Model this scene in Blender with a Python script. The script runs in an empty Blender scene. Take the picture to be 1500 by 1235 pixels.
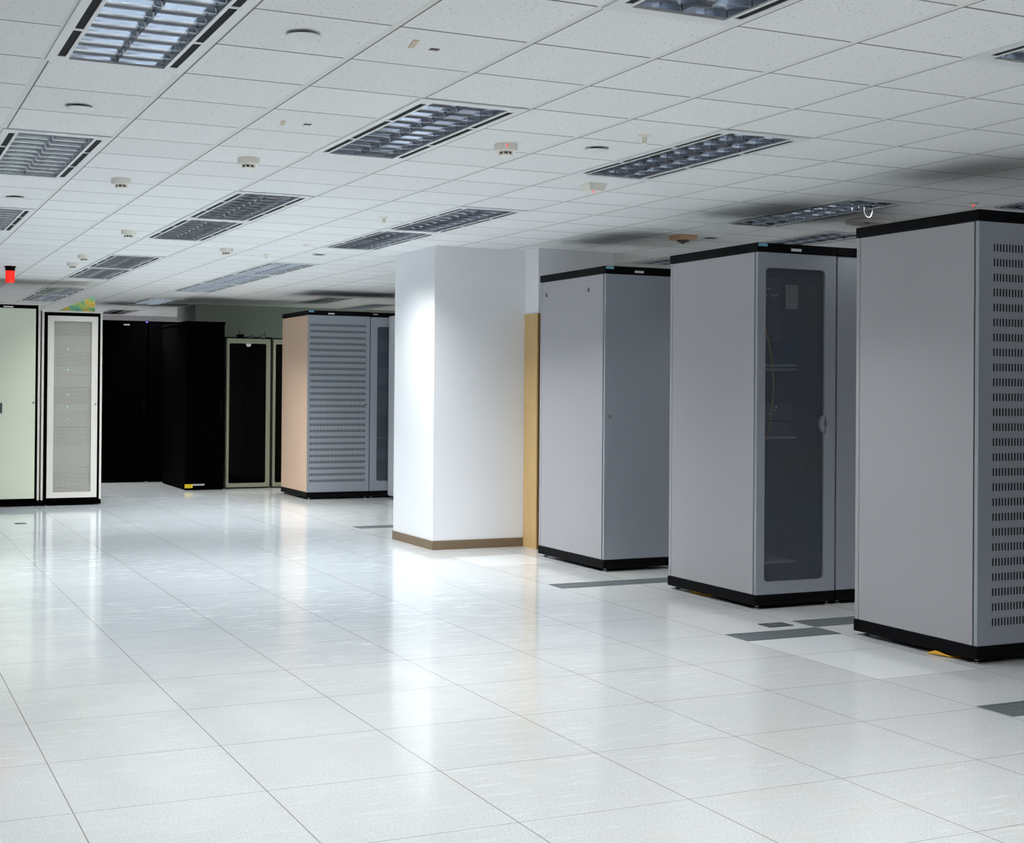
import bpy, bmesh, math, random
from mathutils import Vector, Matrix

random.seed(7)
SC = bpy.context.scene
COL = SC.collection
PI = math.pi

# ------------------------------------------------------------------ camera
EYE = 1.2853
FPX = 2006.4
PITCH, ROLL, YAW = 0.00707, 0.00803, 0.42403
PPX, PPY = 685.6, 557.4
cam_d = bpy.data.cameras.new('camera')
cam = bpy.data.objects.new('camera', cam_d)
COL.objects.link(cam)
cam_d.sensor_fit = 'HORIZONTAL'
cam_d.sensor_width = 36.0
cam_d.lens = FPX / 1500 * 36.0
cam_d.shift_x = (750.0 - PPX) / 1500
cam_d.shift_y = (PPY - 617.5) / 1500
cam_d.clip_start = 0.05
cy_, sy_ = math.cos(YAW), math.sin(YAW)
fwd = Vector((sy_, cy_, 0)); rgt = Vector((cy_, -sy_, 0)); upv = Vector((0, 0, 1))
f2 = fwd * math.cos(PITCH) + upv * math.sin(PITCH)
u2 = upv * math.cos(PITCH) - fwd * math.sin(PITCH)
r2 = rgt * math.cos(ROLL) + u2 * math.sin(ROLL)
u3 = u2 * math.cos(ROLL) - rgt * math.sin(ROLL)
M = Matrix((r2, u3, -f2)).transposed().to_4x4()
M.translation = Vector((0, 0, EYE))
cam.matrix_world = M
SC.camera = cam

# ------------------------------------------------------------------ world, exposure
W = bpy.data.worlds.new('world'); SC.world = W
W.use_nodes = True
W.node_tree.nodes['Background'].inputs[0].default_value = (0.8, 0.9, 1.0, 1)
W.node_tree.nodes['Background'].inputs[1].default_value = 0.02
SC.view_settings.view_transform = 'Standard'
SC.view_settings.look = 'None'
SC.view_settings.gamma = 1.0
SC.view_settings.use_curve_mapping = False
SC.view_settings.exposure = 0.0
SC.cycles.use_denoising = True
SC.cycles.max_bounces = 10
SC.cycles.diffuse_bounces = 6
SC.cycles.glossy_bounces = 4
SC.cycles.transparent_max_bounces = 12
SC.cycles.sample_clamp_indirect = 6.0
SC.cycles.caustics_reflective = False
SC.cycles.caustics_refractive = False
LAMP_POWER = 15.5
LAMP_SPREAD = math.radians(112)

# ------------------------------------------------------------------ room grid
H = 2.4443                        # ceiling height
CX, CY, SX, SY = 0.61677, 5.02077, 0.4793, 0.47472   # ceiling grid
FX, FY, FT = 0.62782, 4.85731, 0.6                    # floor grid


def cpt(i, j):
    return CX + SX * i, CY - SY * j


def fpt(i, j):
    return FX + FT * i, FY + FT * j


# ------------------------------------------------------------------ materials
def lin(c):
    return tuple(((v / 12.92) if v <= 0.04045 else ((v + 0.055) / 1.055) ** 2.4) for v in c)


def S(r, g, b):
    return (*lin((r / 255, g / 255, b / 255)), 1)


class NT:
    def __init__(self, name):
        self.m = bpy.data.materials.new(name)
        self.m.use_nodes = True
        self.t = self.m.node_tree
        self.b = self.t.nodes['Principled BSDF']

    def n(self, typ, **kw):
        x = self.t.nodes.new(typ)
        for k, v in kw.items():
            setattr(x, k, v)
        return x

    def l(self, a, b):
        self.t.links.new(a, b)

    def val(self, sock, v):
        if hasattr(v, 'is_linked'):
            self.l(v, sock)
        else:
            sock.default_value = v

    def math(self, op, a, b=None, c=None):
        x = self.n('ShaderNodeMath', operation=op)
        self.val(x.inputs[0], a)
        if b is not None:
            self.val(x.inputs[1], b)
        if c is not None:
            self.val(x.inputs[2], c)
        return x.outputs[0]

    def mix(self, f, a, b):
        x = self.n('ShaderNodeMix', data_type='RGBA')
        self.val(x.inputs[0], f); self.val(x.inputs[6], a); self.val(x.inputs[7], b)
        return x.outputs[2]

    def pos(self):
        g = self.n('ShaderNodeTexCoord')
        s = self.n('ShaderNodeSeparateXYZ')
        self.l(g.outputs['Object'], s.inputs[0])
        return g.outputs['Object'], s.outputs[0], s.outputs[1], s.outputs[2]

    def noise(self, vec, scale, detail=2.0, rough=0.5):
        x = self.n('ShaderNodeTexNoise')
        self.l(vec, x.inputs['Vector'])
        x.inputs['Scale'].default_value = scale
        x.inputs['Detail'].default_value = detail
        x.inputs['Roughness'].default_value = rough
        return x.outputs[0]

    def ramp(self, v, a, b):
        x = self.n('ShaderNodeMapRange')
        self.val(x.inputs[0], v)
        x.inputs[1].default_value = a; x.inputs[2].default_value = b
        return x.outputs[0]


def paint(name, col, rough=0.5, metal=0.0, grain=0.03, bump=0.0, scale=400.0, spec=0.5):
    """plain painted / metal / plastic surface with a faint procedural grain"""
    k = NT(name)
    v, x, y, z = k.pos()
    nz = k.noise(v, scale, 2)
    big = k.noise(v, 1.7, 3)
    f = k.math('MULTIPLY_ADD', nz, 0.6, k.math('MULTIPLY', big, 0.4))
    dark = tuple(c * (1 - grain * 2.2) for c in col[:3]) + (1,)
    lite = tuple(min(1, c * (1 + grain * 2.2)) for c in col[:3]) + (1,)
    k.l(k.mix(f, dark, lite), k.b.inputs['Base Color'])
    k.b.inputs['Roughness'].default_value = rough
    k.b.inputs['Metallic'].default_value = metal
    k.b.inputs['Specular IOR Level'].default_value = spec
    if bump:
        b = k.n('ShaderNodeBump')
        b.inputs['Strength'].default_value = bump
        b.inputs['Distance'].default_value = 0.002
        k.l(nz, b.inputs['Height'])
        k.l(b.outputs[0], k.b.inputs['Normal'])
    return k.m


def glow(name, col, strength):
    k = NT(name)
    v, x, y, z = k.pos()
    c = k.mix(k.noise(v, 60, 2), col, tuple(q * 0.8 for q in col[:3]) + (1,))
    k.l(c, k.b.inputs['Base Color'])
    k.l(c, k.b.inputs['Emission Color'])
    k.b.inputs['Emission Strength'].default_value = strength
    k.b.inputs['Roughness'].default_value = 0.3
    return k.m


def ceiling_mat():
    k = NT('mineral_ceiling_tiles')
    v, x, y, z = k.pos()
    gi = k.math('DIVIDE', k.math('SUBTRACT', x, CX), SX)
    gj = k.math('DIVIDE', k.math('SUBTRACT', CY, y), SY)
    fi = k.math('SUBTRACT', gi, k.math('ROUND', gi))      # signed distance to the T-bar, in cells
    fj = k.math('SUBTRACT', gj, k.math('ROUND', gj))
    ai, aj = k.math('ABSOLUTE', fi), k.math('ABSOLUTE', fj)
    tee = k.math('LESS_THAN', ai, 0.026)
    gap = k.math('MULTIPLY', k.math('GREATER_THAN', fi, 0.026), k.math('LESS_THAN', fi, 0.040))
    cell = k.n('ShaderNodeCombineXYZ')
    k.l(k.math('FLOOR', gi), cell.inputs[0]); k.l(k.math('FLOOR', gj), cell.inputs[1])
    wn = k.n('ShaderNodeTexWhiteNoise', noise_dimensions='2D')
    k.l(cell.outputs[0], wn.inputs['Vector'])
    cross = k.math('LESS_THAN', aj, 0.0115)
    # speckled tile face
    sp = k.noise(v, 88, 2, 0.55)
    spk = k.ramp(sp, 0.26, 0.37)
    tile = k.mix(spk, S(160, 162, 162), S(237, 238, 238))
    tone = k.math('MULTIPLY_ADD', wn.outputs[0], 0.05, 0.955)
    mul = k.n('ShaderNodeMix', data_type='RGBA', blend_type='MULTIPLY')
    mul.inputs[0].default_value = 1
    k.l(tile, mul.inputs[6])
    tc = k.n('ShaderNodeCombineColor')
    for q in range(3):
        k.l(tone, tc.inputs[q])
    k.l(tc.outputs[0], mul.inputs[7])
    c = k.mix(k.math('MULTIPLY', cross, k.math('MULTIPLY_ADD', wn.outputs[0], 0.45, 0.55)), mul.outputs[2], S(104, 102, 100))
    c = k.mix(tee, c, S(226, 228, 225))
    c = k.mix(k.math('MULTIPLY', gap, 0.85), c, S(96, 92, 91))
    k.l(c, k.b.inputs['Base Color'])
    k.b.inputs['Roughness'].default_value = 0.85
    k.b.inputs['Specular IOR Level'].default_value = 0.2
    bp = k.n('ShaderNodeBump')
    bp.inputs['Strength'].default_value = 0.25
    bp.inputs['Distance'].default_value = 0.003
    k.l(sp, bp.inputs['Height'])
    k.l(bp.outputs[0], k.b.inputs['Normal'])
    return k.m


def floor_mat():
    k = NT('polished_raised_floor_tiles')
    v, x, y, z = k.pos()
    gi = k.math('DIVIDE', k.math('SUBTRACT', x, FX), FT)
    gj = k.math('DIVIDE', k.math('SUBTRACT', y, FY), FT)
    ai = k.math('ABSOLUTE', k.math('SUBTRACT', gi, k.math('ROUND', gi)))
    aj = k.math('ABSOLUTE', k.math('SUBTRACT', gj, k.math('ROUND', gj)))
    ci, cj = k.math('FLOOR', gi), k.math('FLOOR', gj)
    cell = k.n('ShaderNodeCombineXYZ')
    k.l(ci, cell.inputs[0]); k.l(cj, cell.inputs[1])
    wn = k.n('ShaderNodeTexWhiteNoise', noise_dimensions='2D')
    k.l(cell.outputs[0], wn.inputs['Vector'])
    li = k.math('LESS_THAN', ai, 0.0032)
    lj = k.math('MULTIPLY', k.math('LESS_THAN', aj, 0.0030), k.math('MULTIPLY_ADD', wn.outputs[0], 0.4, 0.6))
    line = k.math('MAXIMUM', k.math('MULTIPLY', li, 0.85), lj)
    # fine terrazzo-like speckle + soft mottling
    sp = k.noise(v, 130, 3, 0.65)
    base = k.mix(k.ramp(sp, 0.36, 0.56), S(198, 200, 200), S(219, 221, 222))
    mot = k.noise(v, 2.3, 4, 0.6)
    base = k.mix(k.math('MULTIPLY', k.ramp(mot, 0.42, 0.75), 0.30), base, S(206, 199, 190))
    # tiles that were replaced by whiter ones, beside the cabinets
    w6 = k.math('MULTIPLY', k.math('COMPARE', ci, 6.0, 0.1),
                k.math('MAXIMUM', k.math('COMPARE', cj, 0.0, 0.1),
                       k.math('MAXIMUM', k.math('COMPARE', cj, 1.0, 0.1), k.math('COMPARE', cj, 7.0, 0.1))))
    base = k.mix(k.math('MULTIPLY', w6, 0.75), base, S(238, 241, 244))
    base = k.mix(k.math('MULTIPLY', wn.outputs[0], 0.10), base, S(190, 192, 190))
    # traffic scuffs: short white drags in the walkway
    mp = k.n('ShaderNodeMapping')
    k.l(v, mp.inputs[0])
    mp.inputs['Rotation'].default_value = (0, 0, 0.35)
    mp.inputs['Scale'].default_value = (1.3, 12.0, 1)
    sc = k.noise(mp.outputs[0], 3.2, 5, 0.75)
    zone = k.ramp(k.noise(v, 0.55, 2), 0.34, 0.58)
    scuff = k.math('MULTIPLY', k.ramp(sc, 0.54, 0.64), zone)
    base = k.mix(k.math('MULTIPLY', scuff, 0.45), base, S(238, 242, 245))
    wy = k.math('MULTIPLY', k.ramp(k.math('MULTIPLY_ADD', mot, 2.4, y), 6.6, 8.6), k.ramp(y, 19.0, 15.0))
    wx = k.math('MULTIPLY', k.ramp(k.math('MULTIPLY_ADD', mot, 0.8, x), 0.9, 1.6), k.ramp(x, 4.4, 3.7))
    worn_dimmed = k.math('MULTIPLY', wx, wy)  # worn walkway tone, widened toward the pillar to darken the bright pool there
    base = k.mix(k.math('MULTIPLY', worn_dimmed, 0.72), base, S(174, 184, 192))
    base = k.mix(k.math('MULTIPLY', k.math('MULTIPLY', worn_dimmed, scuff), 0.8), base, S(232, 238, 242))
    base = k.mix(line, base, S(128, 114, 106))
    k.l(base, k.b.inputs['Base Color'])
    r = k.math('MULTIPLY_ADD', scuff, 0.12, 0.085)
    r = k.math('MULTIPLY_ADD', k.ramp(mot, 0.35, 0.7), 0.05, r)
    k.l(r, k.b.inputs['Roughness'])
    k.b.inputs['Specular IOR Level'].default_value = 0.5
    return k.m


def mesh_mat(name, col, pitch, radius, rough=0.45, metal=0.6, tint=None):
    """perforated sheet: round holes you can see through"""
    k = NT(name)
    v, x, y, z = k.pos()
    u = k.math('SUBTRACT', k.math('FRACT', k.math('DIVIDE', x, pitch)), 0.5)
    w = k.math('SUBTRACT', k.math('FRACT', k.math('DIVIDE', z, pitch)), 0.5)
    d = k.math('ADD', k.math('MULTIPLY', u, u), k.math('MULTIPLY', w, w))
    hole = k.math('LESS_THAN', d, radius * radius)
    k.l(k.mix(k.noise(v, 3.0, 2), col, tint or col), k.b.inputs['Base Color'])
    k.b.inputs['Roughness'].default_value = rough
    k.b.inputs['Metallic'].default_value = metal
    k.l(k.math('SUBTRACT', 1.0, hole), k.b.inputs['Alpha'])
    return k.m


def wood_mat():
    k = NT('tan_wood')
    v, x, y, z = k.pos()
    mp = k.n('ShaderNodeMapping'); k.l(v, mp.inputs[0])
    mp.inputs['Scale'].default_value = (14, 14, 0.9)
    g = k.noise(mp.outputs[0], 3, 5, 0.6)
    k.l(k.mix(g, S(196, 160, 106), S(222, 188, 132)), k.b.inputs['Base Color'])
    k.b.inputs['Roughness'].default_value = 0.45
    return k.m


def rainbow_mat():
    k = NT('printed_card')
    v, x, y, z = k.pos()
    nz = k.noise(v, 9, 3, 0.6)
    cr = k.n('ShaderNodeValToRGB')
    k.l(nz, cr.inputs[0])
    e = cr.color_ramp.elements
    e[0].position = 0.30; e[0].color = S(110, 175, 205)
    e[1].position = 0.72; e[1].color = S(250, 165, 60)
    for p, c in ((0.44, S(125, 205, 170)), (0.52, S(170, 215, 130)), (0.60, S(245, 215, 95))):
        q = e.new(p); q.color = c
    k.l(cr.outputs[0], k.b.inputs['Base Color'])
    k.b.inputs['Roughness'].default_value = 0.5
    return k.m


MT = dict(
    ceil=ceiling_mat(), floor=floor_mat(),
    white=paint('white_emulsion', S(239, 240, 243), 0.75, grain=0.008, bump=0.05, scale=220),
    greenwall=paint('pale_green_emulsion', S(176, 188, 178), 0.8, grain=0.01, scale=220),
    greywall=paint('grey_emulsion', S(208, 202, 206), 0.8, grain=0.01, scale=220),
    base=paint('brown_vinyl_skirting', S(124, 104, 82), 0.45, grain=0.03),
    wood=wood_mat(), woodedge=paint('dark_wood_edge', S(120, 78, 30), 0.5),
    rack=paint('silver_grey_powder_coat', S(168, 166, 170), 0.42, grain=0.012, bump=0.06, scale=900),
    rackdoor=paint('silver_grey_door_paint', S(163, 168, 177), 0.36, metal=0.25, grain=0.012, bump=0.05, scale=900),
    lightgrey=paint('light_grey_paint', S(205, 209, 214), 0.45, grain=0.01),
    beige=paint('beige_pink_paint', S(214, 184, 160), 0.5, grain=0.01),
    black=paint('black_satin_paint', S(6, 6, 9), 0.5, grain=0.05, spec=0.10),
    black2=paint('deep_black_gloss', S(1, 1, 2), 0.8, grain=0.05, spec=0.02),
    dark=paint('dark_interior', S(24, 25, 29), 0.7, grain=0.05),
    gap=paint('shadow_gap_black', S(10, 10, 11), 0.9, grain=0.02),
    cream=paint('cream_green_paint', S(220, 225, 202), 0.5, grain=0.01),
    cream2=paint('cream_paint', S(222, 217, 208), 0.5, grain=0.01),
    olive=paint('olive_grey_paint', S(150, 154, 132), 0.5, grain=0.01),
    glass=paint('black_door_glass', S(3, 5, 6), 0.08, grain=0.02, spec=0.06),
    chrome=paint('chrome', S(210, 212, 215), 0.18, metal=1.0, grain=0.01),
    alu=paint('bright_louver_aluminium', S(222, 228, 238), 0.07, metal=1.0, grain=0.008),
    trough=paint('blue_grey_mirror_reflector', S(150, 156, 172), 0.06, metal=1.0, grain=0.01),
    frame=paint('white_lamp_frame', S(226, 228, 230), 0.4, grain=0.006),
    tube=glow('fluorescent_tube_glass', (0.96, 0.95, 1.0, 1), 3.0),
    plastic=paint('ivory_plastic', S(238, 234, 224), 0.45, grain=0.01),
    plasticw=paint('white_plastic', S(226, 228, 226), 0.5, grain=0.01),
    tan=paint('tan_plastic', S(220, 176, 140), 0.5, grain=0.02),
    red=glow('red_beacon_lens', (0.9, 0.02, 0.01, 1), 0.9),
    redled=glow('red_led', (1, 0.05, 0.03, 1), 1.5),
    greenled=glow('green_led', (0.15, 1, 0.35, 1), 2.5),
    blueled=glow('blue_led', (0.12, 0.12, 1, 1), 1.0),
    blue=paint('light_blue_sticker', S(120, 182, 205), 0.5),
    label=paint('white_label', S(225, 226, 224), 0.5),
    yellow=paint('yellow_label', S(226, 196, 20), 0.5),
    ycable=paint('yellow_cable_jacket', S(232, 172, 20), 0.5),
    grate=None, grateframe=paint('grey_grate_metal', S(104, 110, 114), 0.5, metal=0.3),
    server=paint('grey_server_fascia', S(150, 150, 146), 0.5, grain=0.02),
    server2=paint('dark_server_fascia', S(70, 72, 76), 0.5, grain=0.03),
    stain=paint('tan_tape', S(206, 192, 172), 0.7), darkplug=paint('dark_plug', S(84, 76, 70), 0.6),
    card=rainbow_mat(),
    meshgrey=mesh_mat('blue_grey_perforated_sheet', S(98, 112, 138), 0.0062, 0.36, metal=0.3, tint=S(106, 104, 98)),
    meshcream=mesh_mat('cream_perforated_sheet', S(180, 177, 168), 0.009, 0.28, metal=0.0),
)


def grate_mat():
    k = NT('slotted_grate_metal')
    v, x, y, z = k.pos()
    fx = k.math('FRACT', k.math('DIVIDE', x, 0.010))
    slot = k.math('GREATER_THAN', fx, 0.45)
    k.l(k.mix(slot, S(128, 136, 140), S(58, 64, 66)), k.b.inputs['Base Color'])
    k.b.inputs['Roughness'].default_value = 0.5
    k.b.inputs['Metallic'].default_value = 0.2
    return k.m


MT['grate'] = grate_mat()


# ------------------------------------------------------------------ mesh helpers
class MB:
    def __init__(self):
        self.bm = bmesh.new()

    def box(self, x0, x1, y0, y1, z0, z1):
        vs = [self.bm.verts.new(p) for p in ((x0, y0, z0), (x1, y0, z0), (x1, y1, z0), (x0, y1, z0),
                                             (x0, y0, z1), (x1, y0, z1), (x1, y1, z1), (x0, y1, z1))]
        for f in ((3, 2, 1, 0), (4, 5, 6, 7), (0, 1, 5, 4), (1, 2, 6, 5), (2, 3, 7, 6), (3, 0, 4, 7)):
            self.bm.faces.new([vs[i] for i in f])
        return self

    def prism(self, pts, axis, a, b):
        """closed polygon pts (2-D) extruded from a to b along axis 'x','y','z'"""
        def mk(p, t):
            return {'x': (t, p[0], p[1]), 'y': (p[0], t, p[1]), 'z': (p[0], p[1], t)}[axis]
        A = [self.bm.verts.new(mk(p, a)) for p in pts]
        B = [self.bm.verts.new(mk(p, b)) for p in pts]
        n = len(pts)
        self.bm.faces.new(A); self.bm.faces.new(B[::-1])
        for i in range(n):
            self.bm.faces.new((A[i], B[i], B[(i + 1) % n], A[(i + 1) % n]))
        return self

    def lathe(self, prof, cx=0, cy=0, n=28, cap=True):
        """profile [(r,z)...] round a vertical axis"""
        rings = []
        for r, z in prof:
            rings.append([self.bm.verts.new((cx + r * math.cos(2 * PI * i / n), cy + r * math.sin(2 * PI * i / n), z)) for i in range(n)])
        for a, b in zip(rings, rings[1:]):
            for i in range(n):
                self.bm.faces.new((a[i], a[(i + 1) % n], b[(i + 1) % n], b[i]))
        if cap:
            self.bm.faces.new(rings[0]); self.bm.faces.new(rings[-1])
        return self

    def cyl(self, c, axis, r, length, n=16):
        o = len(self.bm.verts)
        pts = [(r * math.cos(2 * PI * i / n), r * math.sin(2 * PI * i / n)) for i in range(n)]
        if axis == 'y':
            self.prism([(c[0] + a, c[2] + b) for a, b in pts], 'y', c[1], c[1] + length)
        elif axis == 'x':
            self.prism([(c[1] + a, c[2] + b) for a, b in pts], 'x', c[0], c[0] + length)
        else:
            self.prism([(c[0] + a, c[1] + b) for a, b in pts], 'z', c[2], c[2] + length)
        return self

    def tube(self, pts, r, n=8):
        P = [Vector(p) for p in pts]
        rings = []
        for i, p in enumerate(P):
            t = (P[min(i + 1, len(P) - 1)] - P[max(i - 1, 0)]).normalized()
            a = t.cross(Vector((0, 0, 1)))
            if a.length < 0.05:
                a = t.cross(Vector((1, 0, 0)))
            a.normalize(); b = t.cross(a)
            rings.append([self.bm.verts.new(p + (a * math.cos(2 * PI * k / n) + b * math.sin(2 * PI * k / n)) * r) for k in range(n)])
        for u, w in zip(rings, rings[1:]):
            for k in range(n):
                self.bm.faces.new((u[k], u[(k + 1) % n], w[(k + 1) % n], w[k]))
        self.bm.faces.new(rings[0]); self.bm.faces.new(rings[-1])
        return self

    def build(self, name, mat, parent=None, bevel=0.0, smooth=False, solid=True):
        if solid:
            bmesh.ops.recalc_face_normals(self.bm, faces=self.bm.faces)
        me = bpy.data.meshes.new(name)
        self.bm.to_mesh(me); self.bm.free()
        me.materials.append(MT[mat] if isinstance(mat, str) else mat)
        o = bpy.data.objects.new(name, me)
        COL.objects.link(o)
        if parent is not None:
            o.parent = parent
        if smooth:
            for p in me.polygons:
                p.use_smooth = True
            md = o.modifiers.new('es', 'EDGE_SPLIT'); md.split_angle = math.radians(40)
        if bevel:
            md = o.modifiers.new('bevel', 'BEVEL'); md.width = bevel; md.segments = 2
            md.limit_method = 'ANGLE'
        return o


def rrect(x0, x1, z0, z1, r, n=6):
    out = []
    for cx, cz, a0 in ((x1 - r, z0 + r, -PI / 2), (x1 - r, z1 - r, 0), (x0 + r, z1 - r, PI / 2), (x0 + r, z0 + r, PI)):
        for i in range(n + 1):
            a = a0 + PI / 2 * i / n
            out.append((cx + r * math.cos(a), cz + r * math.sin(a)))
    return out


def frame_plate(name, mat, outer, inner, y0, y1, parent, bevel=0.0):
    """plate in XZ with one opening; both outlines have the same number of points"""
    bm = bmesh.new()
    n = len(outer)
    def ring(pts, y):
        return [bm.verts.new((p[0], y, p[1])) for p in pts]
    of, inf = ring(outer, y0), ring(inner, y0)
    ob, inb = ring(outer, y1), ring(inner, y1)
    for i in range(n):
        j = (i + 1) % n
        bm.faces.new((of[i], of[j], inf[j], inf[i]))
        bm.faces.new((ob[i], inb[i], inb[j], ob[j]))
        bm.faces.new((of[i], ob[i], ob[j], of[j]))
        bm.faces.new((inf[i], inf[j], inb[j], inb[i]))
    b = MB(); b.bm.free(); b.bm = bm
    return b.build(name, mat, parent, bevel)


def tag(o, label=None, cat=None, group=None, kind=None):
    if label: o['label'] = label
    if cat: o['category'] = cat
    if group: o['group'] = group
    if kind: o['kind'] = kind
    return o


def thing(name, label, cat, loc=(0, 0, 0), group=None):
    o = bpy.data.objects.new(name, None)
    COL.objects.link(o)
    o.empty_display_size = 0.1
    o.location = loc
    return tag(o, label, cat, group)


def struct(o, label=None, cat=None):
    return tag(o, label, cat, kind='structure')


def copy_tree(o, parent=None):
    c = o.copy(); COL.objects.link(c)
    if parent is not None:
        c.parent = parent
    for ch in list(o.children):
        copy_tree(ch, c)
    return c


# ------------------------------------------------------------------ the setting
b = MB(); b.box(-4.5, 9.2, -4.0, 23.2, -0.12, 0.0)
struct(b.build('floor', 'floor'), 'glossy white raised floor of square tiles', 'floor')

LIGHTS = [  # column i, first row j, label
    (0, 0, 'large louvred ceiling light at the top left corner of the photo'),
    (0, -6, 'louvred ceiling light at the left edge, second one down in the left column'),
    (0, -12, 'louvred ceiling light at the left edge, third one down in the left column'),
    (3, 3, 'louvred ceiling light cut off by the top edge above the mid right ceiling'),
    (3, -3, 'louvred ceiling light in the upper middle, left of the round detector with a red lamp'),
    (3, -9, 'nearer light of the joined pair left of centre with dark curved louvres'),
    (3, -12, 'farther light of the joined pair left of centre with dark curved louvres'),
    (3, -18, 'nearer light of the small joined pair above the cream mesh door cabinet'),
    (3, -21, 'farther light of the small joined pair above the cream mesh door cabinet'),
    (3, -27, 'nearer louvred light above the plain cream cabinet, right of the red beacon'),
    (3, -30, 'farther louvred light just above the tops of the two cream cabinets'),
    (6, 3, 'louvred ceiling light clipped by the right edge near the top right corner'),
    (6, -3, 'louvred ceiling light with bright mottled reflections in the upper right ceiling'),
    (6, -9, 'nearer light of the joined pair in front of the white pillar'),
    (6, -12, 'farther light of the joined pair in front of the white pillar'),
    (6, -18, 'nearest light of the row of three left of the white pillar'),
    (6, -21, 'middle light of the row of three left of the white pillar'),
    (6, -24, 'farthest light of the row of three left of the white pillar'),
    (6, -30, 'small louvred light above the black cabinets near the dark end of the ceiling'),
    (6, -36, 'farthest louvred light, a thin sliver just over the black cabinet tops'),
    (10, -6, 'louvred light with one bright white stripe and a hanging cable loop'),
    (10, -27, 'upper louvred light above the far grey cabinet with the beige side'),
    (12, -9, 'louvred light seen just over the cap of the mesh door grey cabinet'),
    (12, -3, 'louvred light peeking over the cap of the rightmost grey cabinet'),
    (12, -12, 'louvred light sliver over the cap of the solid door grey cabinet'),
    (12, -29, 'lower louvred light just above the cap of the far grey cabinet'),
]
UNSEEN_LIGHTS = [(0, 9), (3, 9), (6, 9)]       # lamps added behind the camera to light the near floor
POWER = {(6, -9): 1.28, (6, -12): 1.38, (3, -9): 1.25, (3, -12): 1.25, (6, -18): 2.0, (6, -21): 1.8, (3, -18): 1.5, (3, -21): 1.0, (6, -36): 2.6, (0, -6): 1.15, (0, -12): 1.3, (6, -30): 1.3, (10, -27): 1.3,
         (0, 0): 0.95, (3, -3): 0.95, (6, -3): 0.85, (10, -6): 0.7, (12, -9): 0.5, (12, -12): 0.5, (12, -3): 0.6, (6, 3): 0.8}
holes = set()
for i, j, _ in LIGHTS:
    for q in range(3):
        holes.add((i, j + q))
for i, j in UNSEEN_LIGHTS:
    for q in range(3):
        holes.add((i, j + q))

b = MB()
vc = {}
def cv(i, j):
    if (i, j) not in vc:
        x, y = cpt(i, j)
        vc[(i, j)] = b.bm.verts.new((min(max(x, -4.5), 9.2), min(max(y, -4.0), 23.2), H))
    return vc[(i, j)]
for i in range(-11, 18):
    for j in range(-39, 20):
        if (i, j) not in holes:
            b.bm.faces.new((cv(i, j), cv(i, j + 1), cv(i + 1, j + 1), cv(i + 1, j)))
struct(b.build('ceiling', 'ceil', solid=False), 'suspended ceiling of speckled white tiles', 'ceiling')

def wallbox(name, mat, *a, label=None):
    q = MB(); q.box(*a)
    return struct(q.build(name, mat), label, 'wall')

wallbox('wall_left', 'white', -4.65, -4.5, -4.0, 23.2, 0, H + 0.3)
wallbox('wall_right', 'greywall', 9.2, 9.35, -4.0, 23.2, 0, H + 0.3)
wallbox('wall_near', 'white', -4.65, 9.35, -4.15, -4.0, 0, H + 0.3)
wallbox('wall_far', 'greywall', -4.65, 9.35, 22.4, 22.55, 0, H, label='far grey wall seen over the black cabinets')
wallbox('wall_back', 'greenwall', 4.345, 9.2, 18.80, 19.95, 0, H, label='pale green back wall behind the olive cabinets')
wallbox('wall_side', 'greenwall', 5.79, 9.2, 10.95, 11.1, 0, H, label='grey green wall over the solid door cabinet')
# pillar: a square column with a shallow nib against it
q = MB(); q.prism([(4.275, 10.135), (5.09, 10.135), (5.09, 9.90), (5.785, 9.90), (5.785, 11.01), (4.275, 11.01)], 'z', 0, H)
struct(q.build('pillar', 'white'), 'white square pillar with a nib, brown skirting at its foot', 'pillar')
q = MB(); q.box(4.266, 5.085, 10.126, 10.135, 0, 0.072)
struct(q.build('baseboard_front', 'base'), 'brown skirting on the front of the white pillar', 'baseboard')
q = MB(); q.box(4.266, 4.275, 10.135, 11.01, 0, 0.072)
struct(q.build('baseboard_left', 'base'), 'brown skirting on the bright left face of the pillar', 'baseboard')
q = MB(); q.box(5.079, 5.09, 9.893, 10.125, 0, 1.915)
struct(q.build('trim_1', 'wood', bevel=0.001), 'tan wooden board lining the nib of the white pillar', 'trim')
q = MB(); q.box(5.0905, 5.125, 9.888, 9.90, 0, 1.915)
struct(q.build('trim_2', 'woodedge'), 'dark brown edge of the tan wooden board', 'trim')


# ------------------------------------------------------------------ ceiling lights
LW, LL = SX, 3 * SY


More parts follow.
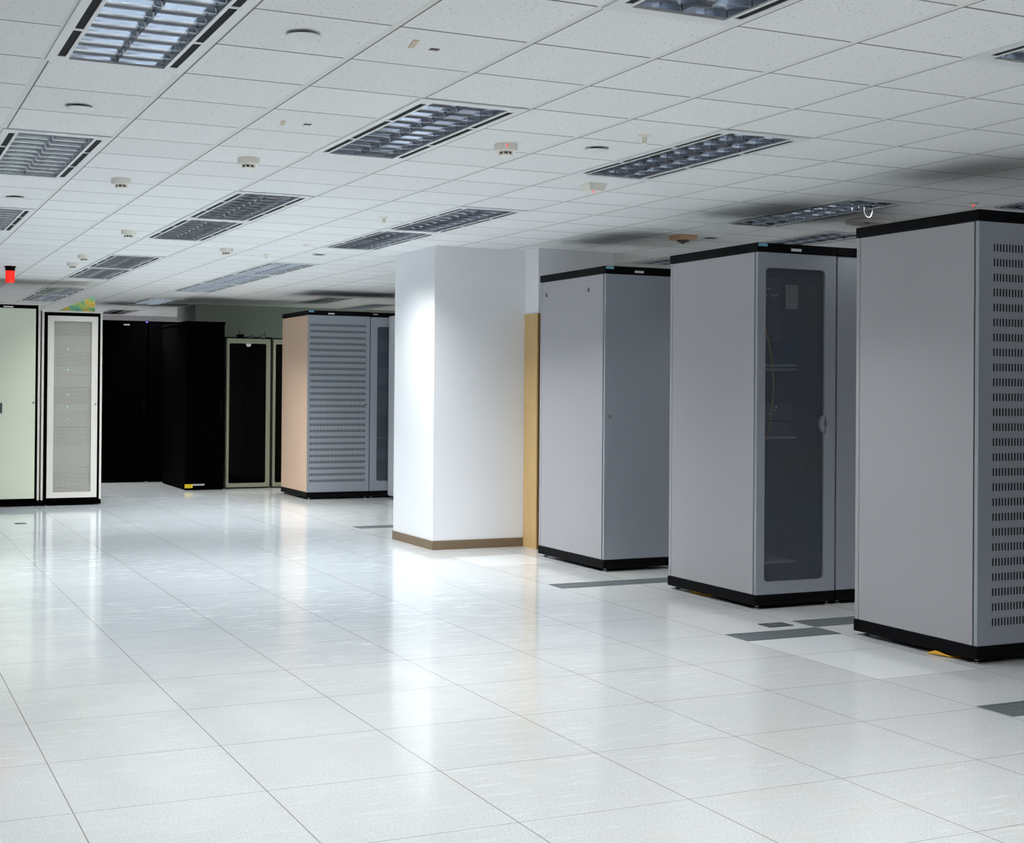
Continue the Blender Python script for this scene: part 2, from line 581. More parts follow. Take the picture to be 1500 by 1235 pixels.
def make_light():
    """origin: centre of the lamp in the ceiling plane; x across, y along the tubes"""
    t = thing('ceiling_light', 'x', 'light')
    hx, hy = LW / 2, LL / 2
    ox = 0.168                      # half width of the louvre opening
    s0, s1 = 0.181, 0.209           # air slot, from the centre
    yy = hy - 0.055
    # frame: flat white rim with the two rows of air slots left open
    f = MB()
    zt = 0.006
    f.box(-hx, hx, -hy, -yy, -zt, 0.012)
    f.box(-hx, hx, yy, hy, -zt, 0.012)
    for s in (-1, 1):
        for a, c in ((ox, s0), (s1, hx)):
            f.box(min(s * a, s * c), max(s * a, s * c), -yy, yy, -zt, 0.012)
        for yb in (-yy + 0.02, -yy * 0.36, yy * 0.36, yy - 0.02):
            f.box(min(s * s0, s * s1), max(s * s0, s * s1), yb - 0.011, yb + 0.011, -zt, 0.012)
        for sg in (-1, 1):
            a, c = sorted((sg * yy, sg * (yy - 0.02)))
            f.box(min(s * s0, s * s1), max(s * s0, s * s1), a, c, -zt, 0.012)
    f.build('frame', 'frame', t)
    for s in (-1, 1):
        a = MB()
        x0, x1 = sorted((s * (s0 - 0.002), s * (s1 + 0.002)))
        a.box(x0, x1, -yy, yy, -0.0035, 0.0115)
        a.build('air_slot_shade', 'gap', t)  # near-flush black strip standing in for the shade inside the slot
    # reflector: two mirror troughs, closed above
    r = MB()
    N = 8
    for c in (-0.084, 0.084):
        w = 0.083
        prof = []
        for q in range(N + 1):
            u = -1 + 2 * q / N
            prof.append((c + w * u, 0.015 + 0.085 * (1 - abs(u) ** 2.4)))
        A = [r.bm.verts.new((p[0], -yy, p[1])) for p in prof]
        B = [r.bm.verts.new((p[0], yy, p[1])) for p in prof]
        for q in range(N):
            r.bm.faces.new((A[q], A[q + 1], B[q + 1], B[q]))
    r.build('reflector', 'trough', t, smooth=True, solid=False)
    h = MB()
    h.box(-hx, hx, -hy, hy, 0.115, 0.125)
    h.box(-hx, -hx + 0.004, -hy, hy, 0.012, 0.115)
    h.box(hx - 0.004, hx, -hy, hy, 0.012, 0.115)
    h.box(-hx, hx, -hy, -hy + 0.004, 0.012, 0.115)
    h.box(-hx, hx, hy - 0.004, hy, 0.012, 0.115)
    h.build('housing', 'frame', t)
    for c in (-0.084, 0.084):
        u = MB(); u.cyl((c, -yy + 0.03, 0.060), 'y', 0.013, 2 * yy - 0.06, 12)
        u.build('tube', 'tube', t, smooth=True)
    # louvre: cross blades with a scooped top edge, one spine down the middle
    l = MB()
    nb = 10
    for c in (-0.084, 0.084):
        w = 0.079
        for kx in range(nb + 1):
            yc = -yy + 0.014 + (2 * yy - 0.028) * kx / nb
            K = 10
            prev = None
            for q in range(K + 1):
                u = -1 + 2 * q / K
                top = 0.056 - 0.024 * (1 - u * u)
                fr, bk = [], []
                for e in range(5):
                    zz = top * e / 4
                    th = 0.0014 + 6.6 * zz * zz
                    fr.append(l.bm.verts.new((c + w * u, yc - th, zz - 0.001)))
                    bk.append(l.bm.verts.new((c + w * u, yc + th, zz - 0.001)))
                if prev:
                    pf, pb = prev
                    for e in range(4):
                        l.bm.faces.new((pf[e], fr[e], fr[e + 1], pf[e + 1]))
                        l.bm.faces.new((pb[e], pb[e + 1], bk[e + 1], bk[e]))
                    l.bm.faces.new((pf[0], pb[0], bk[0], fr[0]))
                    l.bm.faces.new((pf[4], fr[4], bk[4], pb[4]))
                prev = (fr, bk)
    for xs in (-0.166, 0.0, 0.166):
        l.prism([(xs, -0.001), (xs - 0.004, 0.040), (xs + 0.004, 0.040)], 'y', -yy, yy)
    l.build('louver', 'alu', t, smooth=True)
    ld = bpy.data.lights.new('lamp', 'AREA')
    ld.shape = 'RECTANGLE'; ld.size = 0.30; ld.size_y = 1.26
    ld.energy = LAMP_POWER; ld.spread = LAMP_SPREAD
    ld.color = (0.955, 0.985, 0.985)
    lo = bpy.data.objects.new('lamp', ld)
    COL.objects.link(lo); lo.parent = t; lo.location = (0, 0, -0.004)
    return t


proto = make_light()
for n, (i, j, lab) in enumerate(LIGHTS + [(i, j, None) for i, j in UNSEEN_LIGHTS]):
    o = proto if n == 0 else copy_tree(proto)
    x, y = cpt(i + 0.5, j + 1.5)
    o.location = (x, y, H)
    o['label'] = lab or 'added louvred ceiling light behind the camera, lighting the near floor'
    o['group'] = 'louvred ceiling lights' if lab else 'added louvred ceiling lights behind the camera'
    p = POWER.get((i, j))
    if p is not None:
        for ch in o.children:
            if ch.type == 'LIGHT':
                ch.data = ch.data.copy(); ch.data.energy = LAMP_POWER * p


# ------------------------------------------------------------------ grey server cabinets
def slot_door(parent, x0, x1, z0, z1, sx0, sx1, sz0, sz1, nc, nr, sw, sh, mat='rackdoor'):
    """sheet door with nc x nr real vertical slots"""
    bm = bmesh.new()
    xs, zs = [x0], [z0]
    px = (sx1 - sx0 - sw) / (nc - 1)
    pz = (sz1 - sz0 - sh) / (nr - 1)
    for c in range(nc):
        xs += [sx0 + c * px, sx0 + c * px + sw]
    for r in range(nr):
        zs += [sz0 + r * pz, sz0 + r * pz + sh]
    xs.append(x1); zs.append(z1)
    V = [[bm.verts.new((x, 0.0, z)) for z in zs] for x in xs]
    for a in range(len(xs) - 1):
        for c in range(len(zs) - 1):
            if a % 2 == 1 and c % 2 == 1:
                continue
            bm.faces.new((V[a][c], V[a + 1][c], V[a + 1][c + 1], V[a][c + 1]))
    # returned edges
    def q(p):
        return bm.verts.new(p)
    d = 0.022
    for (ax, az, bx, bz) in ((x0, z0, x0, z1), (x1, z1, x1, z0), (x0, z1, x1, z1), (x1, z0, x0, z0)):
        bm.faces.new((q((ax, 0, az)), q((bx, 0, bz)), q((bx, d, bz)), q((ax, d, az))))
    b = MB(); b.bm.free(); b.bm = bm
    return b.build('door', mat, parent, solid=False)


def lock(parent, x, z, y=0.0, r=0.011):
    m = MB(); m.cyl((x, y - 0.006, z), 'y', r, 0.008, 14)
    o = m.build('door_lock', 'chrome', parent, smooth=True)
    return o


def rack(label, loc, w, d, h, door, side='rack', cap=0.053, base=(0.022, 0.082), extra_w=0, badge=True, group='grey server cabinets'):
    """local origin: front left foot corner, front looks to -y"""
    t = thing('server_cabinet', label, 'cabinet', loc, group)
    zb0, zb1 = base
    zc = h - cap
    m = MB(); m.box(-0.004, w + 0.002, -0.004, d + 0.004, zb0, zb1); m.build('base_plinth', 'black', t, 0.002)
    m = MB(); m.box(-0.004, w + 0.002, -0.004, d + 0.004, zc, h); m.build('top_cap', 'black', t, 0.003)
    for fx in (0.035, w - 0.035):
        for fy in (0.035, d - 0.05):
            m = MB(); m.lathe([(0.020, 0.0), (0.020, 0.005), (0.012, 0.009), (0.007, 0.011), (0.007, zb0 + 0.005)], fx, fy, 16)
            m.build('leveling_foot', 'chrome', t, smooth=True)
    # left side: door edge, dark joint, sheet, dark joint, rear post
    z0, z1 = zb1 + 0.003, zc - 0.003
    m = MB(); m.box(0.0, 0.012, 0.030, d - 0.030, z0, z1); m.build('side_panel', side, t, 0.001)
    m = MB(); m.box(w - 0.012, w, 0.030, d - 0.030, z0, z1); m.build('side_panel', side, t, 0.001)
    m = MB()
    for x0 in (0.0, w - 0.020):
        m.box(x0, x0 + 0.020, d - 0.026, d, z0, z1)
    m.box(0.020, w - 0.020, d - 0.014, d, z0, z1)
    m.build('rear_panel', side, t, 0.001)
    m = MB()
    m.box(0.006, 0.030, 0.024, 0.060, z0, z1); m.box(w - 0.030, w - 0.006, 0.024, 0.060, z0, z1)
    m.box(0.0125, 0.030, 0.060, d - 0.03, z0, z1); m.box(w - 0.030, w - 0.0125, 0.060, d - 0.03, z0, z1)
    m.box(0.030, w - 0.030, d - 0.05, d - 0.015, z0, z1)
    m.build('inner_frame', 'dark', t)
    # front door
    if door[0] == 'slots':
        _, sx0, sx1, sz0, sz1, nc, nr = door
        dr = slot_door(t, 0.002, w - 0.003, z0, z1, sx0, sx1, sz0, sz1, nc, nr, 0.0085 if nc < 30 else 0.0095, 0.037 if nc < 30 else 0.030)
        m = MB(); m.box(0.031, w - 0.031, 0.030, 0.036, z0, z1); m.build('slot_shade_sheet', 'gap', t)  # added black sheet close behind the slots, keeps them dark
    elif door[0] == 'solid':
        m = MB(); m.box(0.002, w - 0.003, 0.0, 0.022, z0, z1); dr = m.build('door', 'rackdoor', t, 0.003)
    else:
        _, wx0, wx1, wz0, wz1 = door
        K = 6
        inner = rrect(wx0, wx1, wz0, wz1, 0.028, K)
        outer = rrect(0.002, w - 0.003, z0, z1, 0.002, K)
        dr = frame_plate('door', 'rackdoor', outer, inner, 0.0, 0.022, t)
        m = MB()
        y = 0.010
        m.bm.faces.new([m.bm.verts.new((p[0], y, p[1])) for p in rrect(wx0 - 0.004, wx1 + 0.004, wz0 - 0.004, wz1 + 0.004, 0.03, K)])
        m.build('mesh_panel', 'meshgrey', dr, solid=False)
    if badge:
        m = MB(); m.box(0.002, 0.066, -0.0065, -0.004, h - 0.022, h - 0.004); m.build('badge', 'blue', t)
        m = MB(); m.box(0.24, 0.315, -0.0065, -0.004, h - 0.042, h - 0.026); m.build('name_plate', 'label', t)
    return t, dr


# right row, nearest first
X0 = 4.897
R1, d1 = rack('grey cabinet with rows of vertical vent slots, nearest, at the right edge', (X0, 4.945, 0), 0.60, 0.868, 2.168,
              ('slots', 0.095, 0.515, 0.176, 2.008, 22, 26), badge=False)
R2, d2 = rack('grey cabinet with a dark perforated window door, left of the nearest slotted cabinet', (X0, 6.69, 0), 0.584, 0.945, 2.176,
              ('window', 0.060, 0.498, 0.160, 2.030))
# half round latch plate that bites into the window edge
m = MB()
pts = [(0.500, 1.165)] + [(0.506 - 0.040 * math.cos(a), 1.098 + 0.055 * math.sin(a)) for a in [PI / 2 - PI * i / 10 for i in range(11)]] + [(0.500, 1.031)]
m.prism(pts, 'y', -0.002, 0.021)
m.build('latch_plate', 'rackdoor', d2)
lock(d2, 0.503, 1.098, -0.002)
R2b, d2b = rack('plain grey cabinet joined to the right of the window door one, mostly hidden', (X0 + 0.592, 6.69, 0), 0.59, 0.945, 2.176,
                ('solid',), badge=False)
R3, d3 = rack('grey cabinet with a solid dark door, beside the wooden trim of the pillar', (X0, 8.485, 0), 0.66, 1.003, 2.180,
              ('solid',))
lock(d3, 0.045, 1.106)
# two sprung catches at the top of the side panel of R3
for yy_ in (0.24, 0.90):
    m = MB(); m.prism([(yy_ - 0.014, 2.010), (yy_ + 0.014, 2.010), (yy_ + 0.003, 2.040), (yy_ - 0.003, 2.040)], 'x', -0.004, 0.002)
    m.build('side_catch', 'server2', R3)
# far row
XF = 4.845
RF, dF = rack('far grey cabinet with vent slots and a beige side, left of the pillar', (XF, 15.25, 0), 0.762, 1.04, 2.200,
              ('slots', 0.028, 0.706, 0.20, 2.045, 33, 26), side='beige')
lock(dF, 0.715, 1.106)
RG, dG = rack('far grey cabinet with a dark perforated window, between the slotted one and the pillar', (XF + 0.768, 15.25, 0), 0.66, 1.04, 2.196,
              ('window', 0.088, 0.58, 0.20, 2.03), badge=False)
m = MB(); m.box(0.03, 0.09, -0.0065, -0.004, 2.168, 2.180); m.build('name_plate', 'tan', RG)


# light grey door leaf standing open beside the pillar
t = thing('cabinet_door', 'light grey cabinet door standing open against the left edge of the pillar', 'door', (5.84, 14.615, 0))
m = MB(); m.box(0, 0.028, 0, 0.62, 0.03, 2.155); m.build('door_panel', 'lightgrey', t, 0.002)
m = MB(); m.box(0.028, 0.05, 0.0, 0.62, 0.0, 2.10); m.build('door_frame', 'server2', t)

# ---- contents seen through the window of R2
def at_window(px, py, depth=0.0):
    """local x,z on R2's door plane for a photograph pixel"""
    return 0.059 + (px - 1119) * 0.00505, 2.031 - (py - 393) * 0.00409


t2 = R2
def inside(name, mat, x0, x1, z0, z1, y0, y1, parent=t2):
    q = MB(); q.box(x0, x1, y0, y1, z0, z1)
    return q.build(name, mat, parent)


for zz in (1.445, 1.42, 1.005, 0.255):
    inside('shelf', 'server', 0.034, 0.36, zz, zz + 0.012, 0.09, 0.75)
inside('paper_sheet', 'label', 0.33, 0.42, 1.80, 1.95, 0.16, 0.163)
inside('equipment_unit', 'server2', 0.034, 0.30, 1.60, 1.99, 0.18, 0.6)
for x0, z0 in ((0.07, 1.86), (0.18, 1.915), (0.15, 1.875), (0.23, 1.875)):
    inside('label_strip', 'server', x0, x0 + 0.05, z0, z0 + 0.010, 0.176, 0.181)
inside('patch_panel', 'server', 0.036, 0.13, 1.80, 1.86, 0.15, 0.178)
inside('equipment_unit', 'server2', 0.034, 0.36, 1.018, 1.10, 0.14, 0.7)
inside('equipment_unit', 'server2', 0.034, 0.36, 1.12, 1.22, 0.14, 0.7)
m = MB()
m.tube([(0.11 + 0.10 * math.sin(s * 2.6), 0.12, 1.80 - 0.80 * s) for s in [i / 16 for i in range(17)]], 0.003, 6)
m.build('patch_cable', 'ycable', t2, smooth=True)
for k_ in range(7):
    x0 = 0.06 + 0.045 * k_ * random.random() + 0.02 * k_
    inside('indicator_led', 'greenled', x0, x0 + 0.004, 1.155 + 0.02 * (k_ % 3), 1.159 + 0.02 * (k_ % 3), 0.136, 0.139)
# contents behind RG's window
for zz, h_ in ((1.75, 0.12), (1.35, 0.20), (0.98, 0.28), (0.45, 0.12)):
    inside('equipment_unit', 'server2', 0.12, 0.34, zz, zz + h_, 0.10, 0.6, RG)
inside('shelf', 'server', 0.034, 0.60, 0.70, 0.715, 0.08, 0.7, RG)


# ------------------------------------------------------------------ cream cabinets on the left
def cream_cabinet(label, x0, x1, y, h, mesh, strip=0.022):
    t = thing('server_cabinet', label, 'cabinet', (x0, y, 0), 'cream server cabinets')
    w = x1 - x0; d = 0.9
    m = MB(); m.box(0.0, strip, 0.004, d, 0.062, h - 0.022); m.build('side_panel', 'cream2', t, 0.001)
    m = MB(); m.box(w - strip, w, 0.004, d, 0.062, h - 0.022); m.build('side_panel', 'cream2', t, 0.001)
    m = MB(); m.box(-0.002, w + 0.004, -0.004, d, h - 0.018, h); m.build('top_cap', 'cream2', t, 0.002)
    m = MB()
    a, c = strip + 0.001, w - strip - 0.001
    m.box(a, a + 0.034, 0, 0.05, 0.06, h - 0.019); m.box(c - 0.026, c, 0, 0.05, 0.06, h - 0.019)
    m.box(a, c, 0.002, 0.05, h - 0.056, h - 0.019)
    m.box(a, c, d - 0.03, d, 0.06, h - 0.019)
    m.build('frame', 'black2', t)
    m = MB(); m.box(0.002, w - 0.002, -0.002, d, 0.012, 0.061); m.build('base_plinth', 'black2', t)
    for fx in (0.06, w - 0.06):
        for fy in (0.05, d - 0.06):
            m = MB(); m.lathe([(0.016, 0), (0.016, 0.006), (0.008, 0.010), (0.008, 0.012)], fx, fy, 12)
            m.build('leveling_foot', 'chrome', t)
    dx0, dx1, dz0, dz1 = a + 0.035, c - 0.027, 0.084, h - 0.057
    if not mesh:
        m = MB(); m.box(dx0, dx1, -0.012, 0.012, dz0, dz1); dr = m.build('door', 'cream', t, 0.003)
        m = MB(); m.box(w * 0.385, w * 0.385 + 0.024, -0.034, -0.012, 1.00, 1.11); m.build('handle', 'server2', dr, 0.004)
        lock(dr, dx1 - 0.018, 1.113, -0.012)
    else:
        o_ = [(dx0, dz0), (dx1, dz0), (dx1, dz1), (dx0, dz1)]
        i_ = [(dx0 + 0.064, dz0 + 0.059), (dx1 - 0.065, dz0 + 0.059), (dx1 - 0.065, dz1 - 0.056), (dx0 + 0.064, dz1 - 0.056)]
        dr = frame_plate('door', 'cream2', o_, i_, -0.012, 0.012, t)
        m = MB(); m.bm.faces.new([m.bm.verts.new((p[0], 0.004, p[1])) for p in i_])
        m.build('mesh_panel', 'meshcream', dr, solid=False)
        lock(dr, dx1 - 0.02, 1.10, -0.012, 0.008)
        z = 0.20
        hs = [0.16, 0.05, 0.24, 0.20, 0.17, 0.09, 0.18, 0.13, 0.10, 0.14, 0.07, 0.12]
        k = 0
        while z < 1.9:
            hh = hs[k % len(hs)]
            m = MB(); m.box(dx0 + 0.05, dx1 - 0.05, 0.055, 0.6, z, z + hh - 0.008)
            u = m.build('server_unit', 'server' if k % 3 else 'server2', t, 0.002)
            if k in (4, 5, 6, 8, 10):
                m = MB(); m.box(dx0 + 0.214, dx0 + 0.226, 0.048, 0.055, z + hh * 0.5, z + hh * 0.5 + 0.010)
                m.build('indicator_led', 'greenled', u)
            z += hh; k += 1
    m = MB(); m.box(w * 0.5 - 0.05, w * 0.5 + 0.05, -0.0145, -0.0125, dz1 - 0.022 if mesh else h - 0.050, dz1 - 0.006 if mesh else h - 0.036)
    m.build('name_plate', 'label', t)
    return t


cream_cabinet('plain cream door cabinet with black frame at the left edge', 1.20, 1.868, 15.34, 2.180, False)
cream_cabinet('cream cabinet with a perforated door and green lamps, second from the left', 1.886, 2.522, 15.34, 2.112, True)

# coloured wedge on top of the mesh cabinet
m = MB(); m.prism([(2.05, 2.1125), (2.452, 2.1125), (2.44, 2.285)], 'y', 15.40, 15.62)
tag(m.build('cardboard_wedge', 'card', bevel=0.002), 'multicoloured triangular card box on top of the cream perforated door cabinet', 'box')


# ------------------------------------------------------------------ black cabinets
def black_cabinet(label, x, y, w, d, h, z0=0.03):
    t = thing('server_cabinet', label, 'cabinet', (x, y, 0), 'black server cabinets')
    m = MB(); m.box(0.01, w - 0.01, 0.02, d, z0, h - 0.03); m.build('body', 'black2', t, 0.003)
    m = MB(); m.box(0, w, 0, d, h - 0.03, h); m.build('top_cap', 'black2', t, 0.003)
    m = MB(); m.box(0.012, w - 0.012, -0.006, 0.019, 0.08, h - 0.04); dr = m.build('door', 'black2', t, 0.004)
    m = MB(); m.box(w - 0.06, w - 0.045, -0.022, -0.006, 0.95, 1.12); m.build('handle', 'black', dr, 0.003)
    m = MB(); m.box(0.02, w - 0.02, 0.01, d - 0.02, 0.0, z0); m.build('base_plinth', 'black2', t)
    return t


B1 = black_cabinet('black cabinet in the back corner, right of the cream cabinets, with a white name strip', 3.085, 18.78, 0.61, 0.9, 2.19)
m = MB(); m.box(0.28, 0.36, -0.010, -0.0065, 2.125, 2.142); m.build('name_plate', 'label', B1)
m = MB(); m.box(0.58, 0.605, -0.004, -0.0005, 2.168, 2.182); m.build('indicator_led', 'blueled', B1)
B1b = black_cabinet('black cabinet in the back corner partly behind the one with a yellow label', 3.70, 18.78, 0.62, 0.9, 2.19)
m = MB(); m.box(0.30, 0.345, -0.010, -0.0065, 2.125, 2.140); m.build('name_plate', 'label', B1b)
B2 = black_cabinet('black cabinet standing forward with a yellow label at its foot', 3.835, 17.10, 0.505, 1.45, 2.125)
m = MB(); m.box(0.0, 0.10, -0.016, -0.007, 0.03, 0.078); m.build('warning_label', 'yellow', B2)
m = MB(); m.box(0.10, 0.25, -0.020, -0.007, 0.058, 0.080); m.build('grab_bar', 'chrome', B2, 0.004)


# ------------------------------------------------------------------ olive cabinets
def olive_cabinet(label, x, w):
    t = thing('server_cabinet', label, 'cabinet', (x, 17.21, 0), 'olive glass door cabinets')
    h, d = 1.94, 0.85
    m = MB(); m.box(0.0, w, 0.024, d, 0.012, h - 0.012); m.build('body', 'olive', t, 0.003)
    m = MB(); m.box(0.0, w, 0.0, d, h - 0.012, h); m.build('top_cap', 'black2', t)
    m = MB(); m.box(0.03, w - 0.03, 0.05, d - 0.05, 0.0, 0.012); m.build('base_plinth', 'black2', t)
    outer = rrect(0.004, w - 0.03, 0.020, h - 0.016, 0.002)
    inner = rrect(0.036, w - 0.085, 0.070, h - 0.078, 0.02)
    dr = frame_plate('door', 'olive', outer, inner, 0.0, 0.020, t)
    m = MB(); m.prism(inner, 'y', 0.006, 0.018); m.build('glass', 'glass', dr)
    m = MB(); m.box(w - 0.029, w - 0.002, 0.004, 0.024, 0.02, h - 0.016); m.build('hinge_gap', 'gap', t)
    xc = 0.285
    m = MB(); m.prism([(xc - 0.038, h - 0.080), (xc + 0.038, h - 0.080), (xc + 0.022, h - 0.118), (xc - 0.022, h - 0.118)], 'y', 0.002, 0.0055)
    m.build('badge', 'label', dr)
    m = MB(); m.cyl((w - 0.055, -0.006, 1.0), 'y', 0.012, 0.006, 12); m.build('door_lock', 'chrome', dr)
    return t


olive_cabinet('olive framed cabinet with a black glass door, right of the black cabinets', 4.385, 0.605)
olive_cabinet('olive framed cabinet half hidden by the beige sided grey cabinet', 4.995, 0.605)

# adapter and loose cable on the first olive cabinet
t = thing('power_adapter', 'small black adapter on top of the olive glass door cabinet', 'adapter', (4.55, 17.30, 1.941))
m = MB(); m.box(0, 0.085, 0, 0.06, 0, 0.042); m.build('adapter_body', 'black', t, 0.004)
m = MB(); m.tube([(0.04, 0.03, 0.042), (0.03, 0.03, 0.07), (0.012, 0.03, 0.095)], 0.004, 6); m.build('plug_lead', 'server2', t)
m = MB()
pts = []
for i in range(40):
    s = i / 39
    a = s * 4 * PI
    pts.append((4.65 + 0.34 * s + 0.03 * math.sin(a), 17.30 + 0.03 * math.cos(a), 1.948 + 0.028 * (1 + math.sin(a * 1.0 - 1.2)) * (1 if 0.35 < s < 0.9 else 0.35)))
pts.append((5.0, 17.30, 1.945))
m.tube(pts, 0.0045, 6)
tag(m.build('extension_cord', 'black', smooth=True), 'tangled black cord lying on top of the olive cabinets', 'cord')


# ------------------------------------------------------------------ floor fittings
def grate(label, i0, i1, j0, j1):
    x0, y0 = fpt(i0, j0); x1, y1 = fpt(i1, j1)
    t = thing('floor_grate', label, 'floor grate', (x0, y0, 0), 'grey floor air grates')
    w, d = x1 - x0, y1 - y0
    m = MB()
    n = max(1, round(w / 0.15))
    m.box(0, w, 0, 0.012, 0.0005, 0.003); m.box(0, w, d - 0.012, d, 0.0005, 0.003)
    for k in range(n + 1):
        xx = w * k / n
        m.box(max(0, xx - 0.006), min(w, xx + 0.006), 0.012, d - 0.012, 0.0005, 0.003)
    m.build('grate_frame', 'grateframe', t)
    for k in range(n):
        m = MB(); m.box(w * k / n + 0.0065, w * (k + 1) / n - 0.0065, 0.0125, d - 0.0125, 0.0005, 0.002)
        m.build('slotted_panel', 'grate', t)
    return t


grate('dark floor grate beside the solid door grey cabinet, left of the window door one', 6.02, 7.02, 5.03, 5.34)
grate('dark floor grate on the right of the pair beside the solid door cabinet', 7.03, 7.98, 5.03, 5.34)
grate('dark floor grate in four panels between the window door and slotted cabinets', 6.02, 7.02, 1.66, 1.995)
grate('lighter floor grate tucked behind the nearest slotted cabinet', 7.03, 8.03, 2.035, 2.36)
grate('dark floor grate cut by the right edge at the lower right', 6.02, 7.02, -1.28, -0.965)
grate('far thin floor grate left of the white pillar', 6.12, 7.12, 11.79, 12.11)

def floor_box(label, x0, x1, y0, y1):
    t = thing('floor_socket', label, 'floor socket', (x0, y0, 0), 'floor sockets')
    w, d = x1 - x0, y1 - y0
    m = MB(); m.box(0, w, 0, d, 0.0005, 0.004); m.build('cover_plate', 'server2', t, 0.001)
    m = MB(); m.box(w * 0.38, w * 0.92, d * 0.12, d * 0.8, 0.0042, 0.007); m.build('flap', 'chrome', t, 0.001)
    return t


floor_box('small metal floor socket behind the four panel floor grate', 4.60, 4.76, 6.15, 6.26)
floor_box('tiny dark floor socket in front of the plain cream cabinet', 1.425, 1.525, 13.40, 13.49)

# yellow cable end under the nearest cabinet
t = thing('network_cable', 'yellow cable end poking out under the nearest slotted cabinet', 'cable', (4.885, 5.12, 0))
for k in range(4):
    m = MB()
    m.tube([(-0.012 + 0.004 * k, 0.12 - 0.01 * k, 0.006 + 0.004 * k), (-0.004, 0.06, 0.010 + 0.003 * k), (0.02, 0.0 + 0.012 * k, 0.006), (0.10, -0.02 + 0.02 * k, 0.006)], 0.0045, 6)
    m.build('strand', 'ycable', t, smooth=True)
m = MB(); m.tube([(4.93, 7.42, 0.006), (4.925, 7.35, 0.009), (4.93, 7.28, 0.006), (4.97, 7.2, 0.005)], 0.005, 6)
tag(m.build('network_cable', 'ycable', smooth=True), 'short orange cable in the shadow under the window door cabinet', 'cable')


# ------------------------------------------------------------------ ceiling fittings
def on_ceiling(i, j):
    x, y = cpt(i, j)
    return (x, y, H)


def detector():
    t = thing('smoke_detector', 'x', 'detector', group='round smoke detectors')
    m = MB(); m.lathe([(0.055, 0.0), (0.055, -0.026), (0.050, -0.032), (0.036, -0.034), (0.036, -0.036)], n=28)
    m.build('detector_base', 'plastic', t, smooth=True)
    m = MB(); m.lathe([(0.030, -0.036), (0.030, -0.048)], n=12); m.build('sensor_vent', 'darkplug', t)
    m = MB(); m.lathe([(0.034, -0.048), (0.032, -0.053), (0.02, -0.055)], n=24); m.build('sensor_cap', 'plastic', t, smooth=True)
    m = MB()
    for k in range(8):
        a = 2 * PI * k / 8
        m.box(0.030 * math.cos(a) - 0.003, 0.030 * math.cos(a) + 0.003, 0.030 * math.sin(a) - 0.003, 0.030 * math.sin(a) + 0.003, -0.049, -0.035)
    m.build('vent_rib', 'plastic', t)
    return t


dets = [(1.56, -5.70, 'white round smoke detector right of the second light in the left column'),
        (2.61, -11.04, 'white round smoke detector left of the joined pair of lights'),
        (2.51, -3.62, 'flat white smoke detector upper left, alone in a clear run of tiles'),
        (4.57, -1.66, 'round smoke detector with a red lamp right of the upper middle light'),
        (4.63, -12.96, 'round smoke detector right of the joined pair left of centre'),
        (2.65, -17.15, 'small white smoke detector above the cream cabinets, left of the far joined pair'),
        (2.60, -15.40, 'faint pinkish smoke detector above the small one over the cream cabinets')]
d0 = detector()
for n, (i, j, lab) in enumerate(dets):
    o = d0 if n == 0 else copy_tree(d0)
    o.location = on_ceiling(i, j); o['label'] = lab
    if n == 3:
        m = MB(); m.lathe([(0.004, -0.003), (0.004, 0.003)], n=10)
        l_ = m.build('red_lamp', 'redled', o); l_.location = (-0.018, -0.054, -0.014)
t = thing('heat_detector', 'square tapered ivory detector right of centre under the bright mottled light', 'detector', on_ceiling(6.61, -3.54))
m = MB()
for z0, s0, z1, s1 in ((0.0, 0.062, -0.008, 0.060), (-0.008, 0.055, -0.040, 0.044)):
    A = [m.bm.verts.new((sx * s0, sy * s0, z0)) for sx, sy in ((-1, -1), (1, -1), (1, 1), (-1, 1))]
    B = [m.bm.verts.new((sx * s1, sy * s1, z1)) for sx, sy in ((-1, -1), (1, -1), (1, 1), (-1, 1))]
    m.bm.faces.new(A); m.bm.faces.new(B)
    for k in range(4):
        m.bm.faces.new((A[k], A[(k + 1) % 4], B[(k + 1) % 4], B[k]))
m.build('detector_body', 'plastic', t, 0.002)
m = MB(); m.lathe([(0.006, -0.040), (0.005, -0.045)], n=10); m.build('red_lamp', 'redled', t)

t = thing('heat_detector', 'tan square detector hanging above the window door grey cabinet', 'detector', on_ceiling(10.43, -7.52))
m = MB(); m.box(-0.075, 0.075, -0.075, 0.075, -0.035, 0.0); m.build('detector_body', 'tan', t, 0.002)
m = MB(); m.lathe([(0.05, -0.035), (0.045, -0.045), (0.02, -0.055), (0.008, -0.062)], n=16); m.build('sensor_cap', 'darkplug', t)

def disc():
    t = thing('sprinkler_cover', 'x', 'cover plate', group='round ceiling cover plates')
    m = MB(); m.lathe([(0.030, 0.0), (0.030, -0.010)], n=20); m.build('cup', 'darkplug', t)
    m = MB(); m.lathe([(0.056, -0.010), (0.056, -0.012), (0.046, -0.015), (0.02, -0.017), (0.001, -0.017)], n=32); m.build('plate', 'plasticw', t, smooth=True)
    return t


dd = disc()
for n, (i, j, lab) in enumerate([(0.49, -1.64, 'round cover plate below the large light at the top left'),
                                 (0.61, -7.86, 'round cover plate near the left edge between two left column lights'),
                                 (5.46, -1.42, 'round cover plate left of the bright mottled light'),
                                 (11.01, -7.64, 'round cover plate right of the tan square detector'),
                                 (1.50, 1.55, 'round cover plate at the top right of the large top left light'),
                                 (6.38, -13.21, 'small round cover plate between the far row of three and the pillar')]):
    o = dd if n == 0 else copy_tree(dd)
    o.location = on_ceiling(i, j); o['label'] = lab

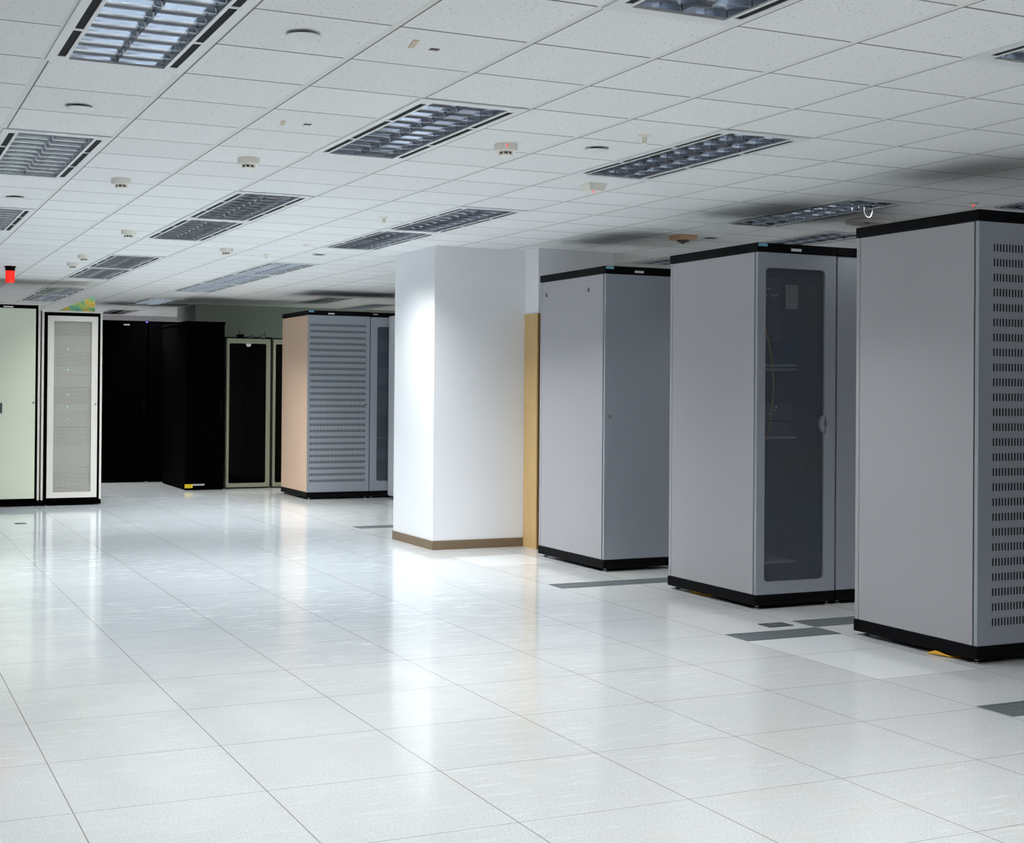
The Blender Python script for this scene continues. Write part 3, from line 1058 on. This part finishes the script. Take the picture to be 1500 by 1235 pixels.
def sprinkler():
    t = thing('fire_sprinkler', 'x', 'sprinkler', group='small ceiling sprinklers')
    m = MB(); m.lathe([(0.032, 0.0), (0.028, -0.006), (0.012, -0.010), (0.010, -0.034), (0.006, -0.036)], n=20); m.build('body', 'plastic', t, smooth=True)
    m = MB(); m.lathe([(0.014, -0.036), (0.014, -0.039)], n=16); m.build('deflector', 'plastic', t)
    return t


s0 = sprinkler()
for n, (i, j, lab) in enumerate([(5.52, -0.61, 'cream sprinkler above the round plate left of the bright mottled light'),
                                 (5.52, -7.58, 'cream sprinkler left of the joined pair before the pillar'),
                                 (6.31, -26.35, 'tiny sprinkler in front of the far dark end of the ceiling'),
                                 (5.51, -13.56, 'small sprinkler above the nearest light of the row of three')]):
    o = s0 if n == 0 else copy_tree(s0)
    o.location = on_ceiling(i, j); o['label'] = lab

# round air diffuser above the nearest cabinets
t = thing('ceiling_diffuser', 'round ceiling speaker ring left of the nearest cabinet cap', 'speaker', on_ceiling(11.61, -4.67))
m = MB(); m.lathe([(0.145, 0.0), (0.145, -0.014), (0.130, -0.030), (0.108, -0.030), (0.100, -0.008)], n=40, cap=False); m.build('ring', 'plastic', t, smooth=True)
m = MB(); m.lathe([(0.104, -0.003), (0.104, -0.008)], n=32); m.build('grille', 'darkplug', t)
m = MB(); m.lathe([(0.016, -0.008), (0.014, -0.022)], n=16); m.build('center_cap', 'black', t)

# red beacon
t = thing('warning_beacon', 'red warning beacon hanging from the ceiling at the left edge', 'beacon', on_ceiling(1.63, -18.58))
m = MB(); m.lathe([(0.055, 0.0), (0.055, -0.012), (0.046, -0.016), (0.046, -0.045)], n=24); m.build('beacon_base', 'black', t, smooth=True)
m = MB(); m.lathe([(0.044, -0.045), (0.042, -0.150), (0.036, -0.158)], n=24); m.build('lens', 'red', t, smooth=True)

# cable loop hanging out of the bright striped light
x, y = cpt(10.75, -3.6)
m = MB()
m.tube([(x - 0.045 * math.cos(PI * s), y + 0.03 * s, H - 0.004 - 0.060 * math.sin(PI * s)) for s in [i / 20 for i in range(21)]], 0.003, 8)
tag(m.build('hanging_cable', 'plasticw', smooth=True), 'white cable loop hanging from the bright striped ceiling light', 'cable')

# tape and plugs on the tiles
def scrap(name, mat, label, cat, px_i, px_j, sx, sy, rz=0.0):
    q = MB(); q.box(-sx, sx, -sy, sy, -0.003, 0.0)
    o = q.build(name, mat, None, 0.001)
    o.location = on_ceiling(px_i, px_j); o.rotation_euler = (0, 0, rz)
    return tag(o, label, cat)


scrap('tape_strip', 'stain', 'tan tape strip beside a dark plug, below right of the large top left light', 'tape', 2.28, -1.58, 0.010, 0.045, -0.2)
scrap('hole_plug', 'darkplug', 'dark oval plug beside the lower tan tape strip', 'plug', 2.50, -1.54, 0.016, 0.012)
scrap('tape_strip', 'stain', 'tan tape strip high on the ceiling, left of the upper dark plug', 'tape', 2.28, 1.62, 0.010, 0.050, -0.2)
scrap('hole_plug', 'darkplug', 'dark oval plug high on the ceiling beside a tan tape strip', 'plug', 2.47, 1.54, 0.016, 0.012)
scrap('orange_tag', 'tan', 'tiny orange tag between the joined pair before the pillar and the far row', 'tag', 5.68, -11.74, 0.022, 0.022)
t = thing('indicator_lamp', 'small pinkish indicator with a red lamp above the nearest cabinet', 'indicator', on_ceiling(11.62, -2.68))
m = MB(); m.lathe([(0.030, 0.0), (0.028, -0.012), (0.02, -0.015)], n=20); m.build('lamp_body', 'plastic', t, smooth=True)
m = MB(); m.lathe([(0.008, -0.015), (0.006, -0.022)], n=12); m.build('red_lamp', 'redled', t)
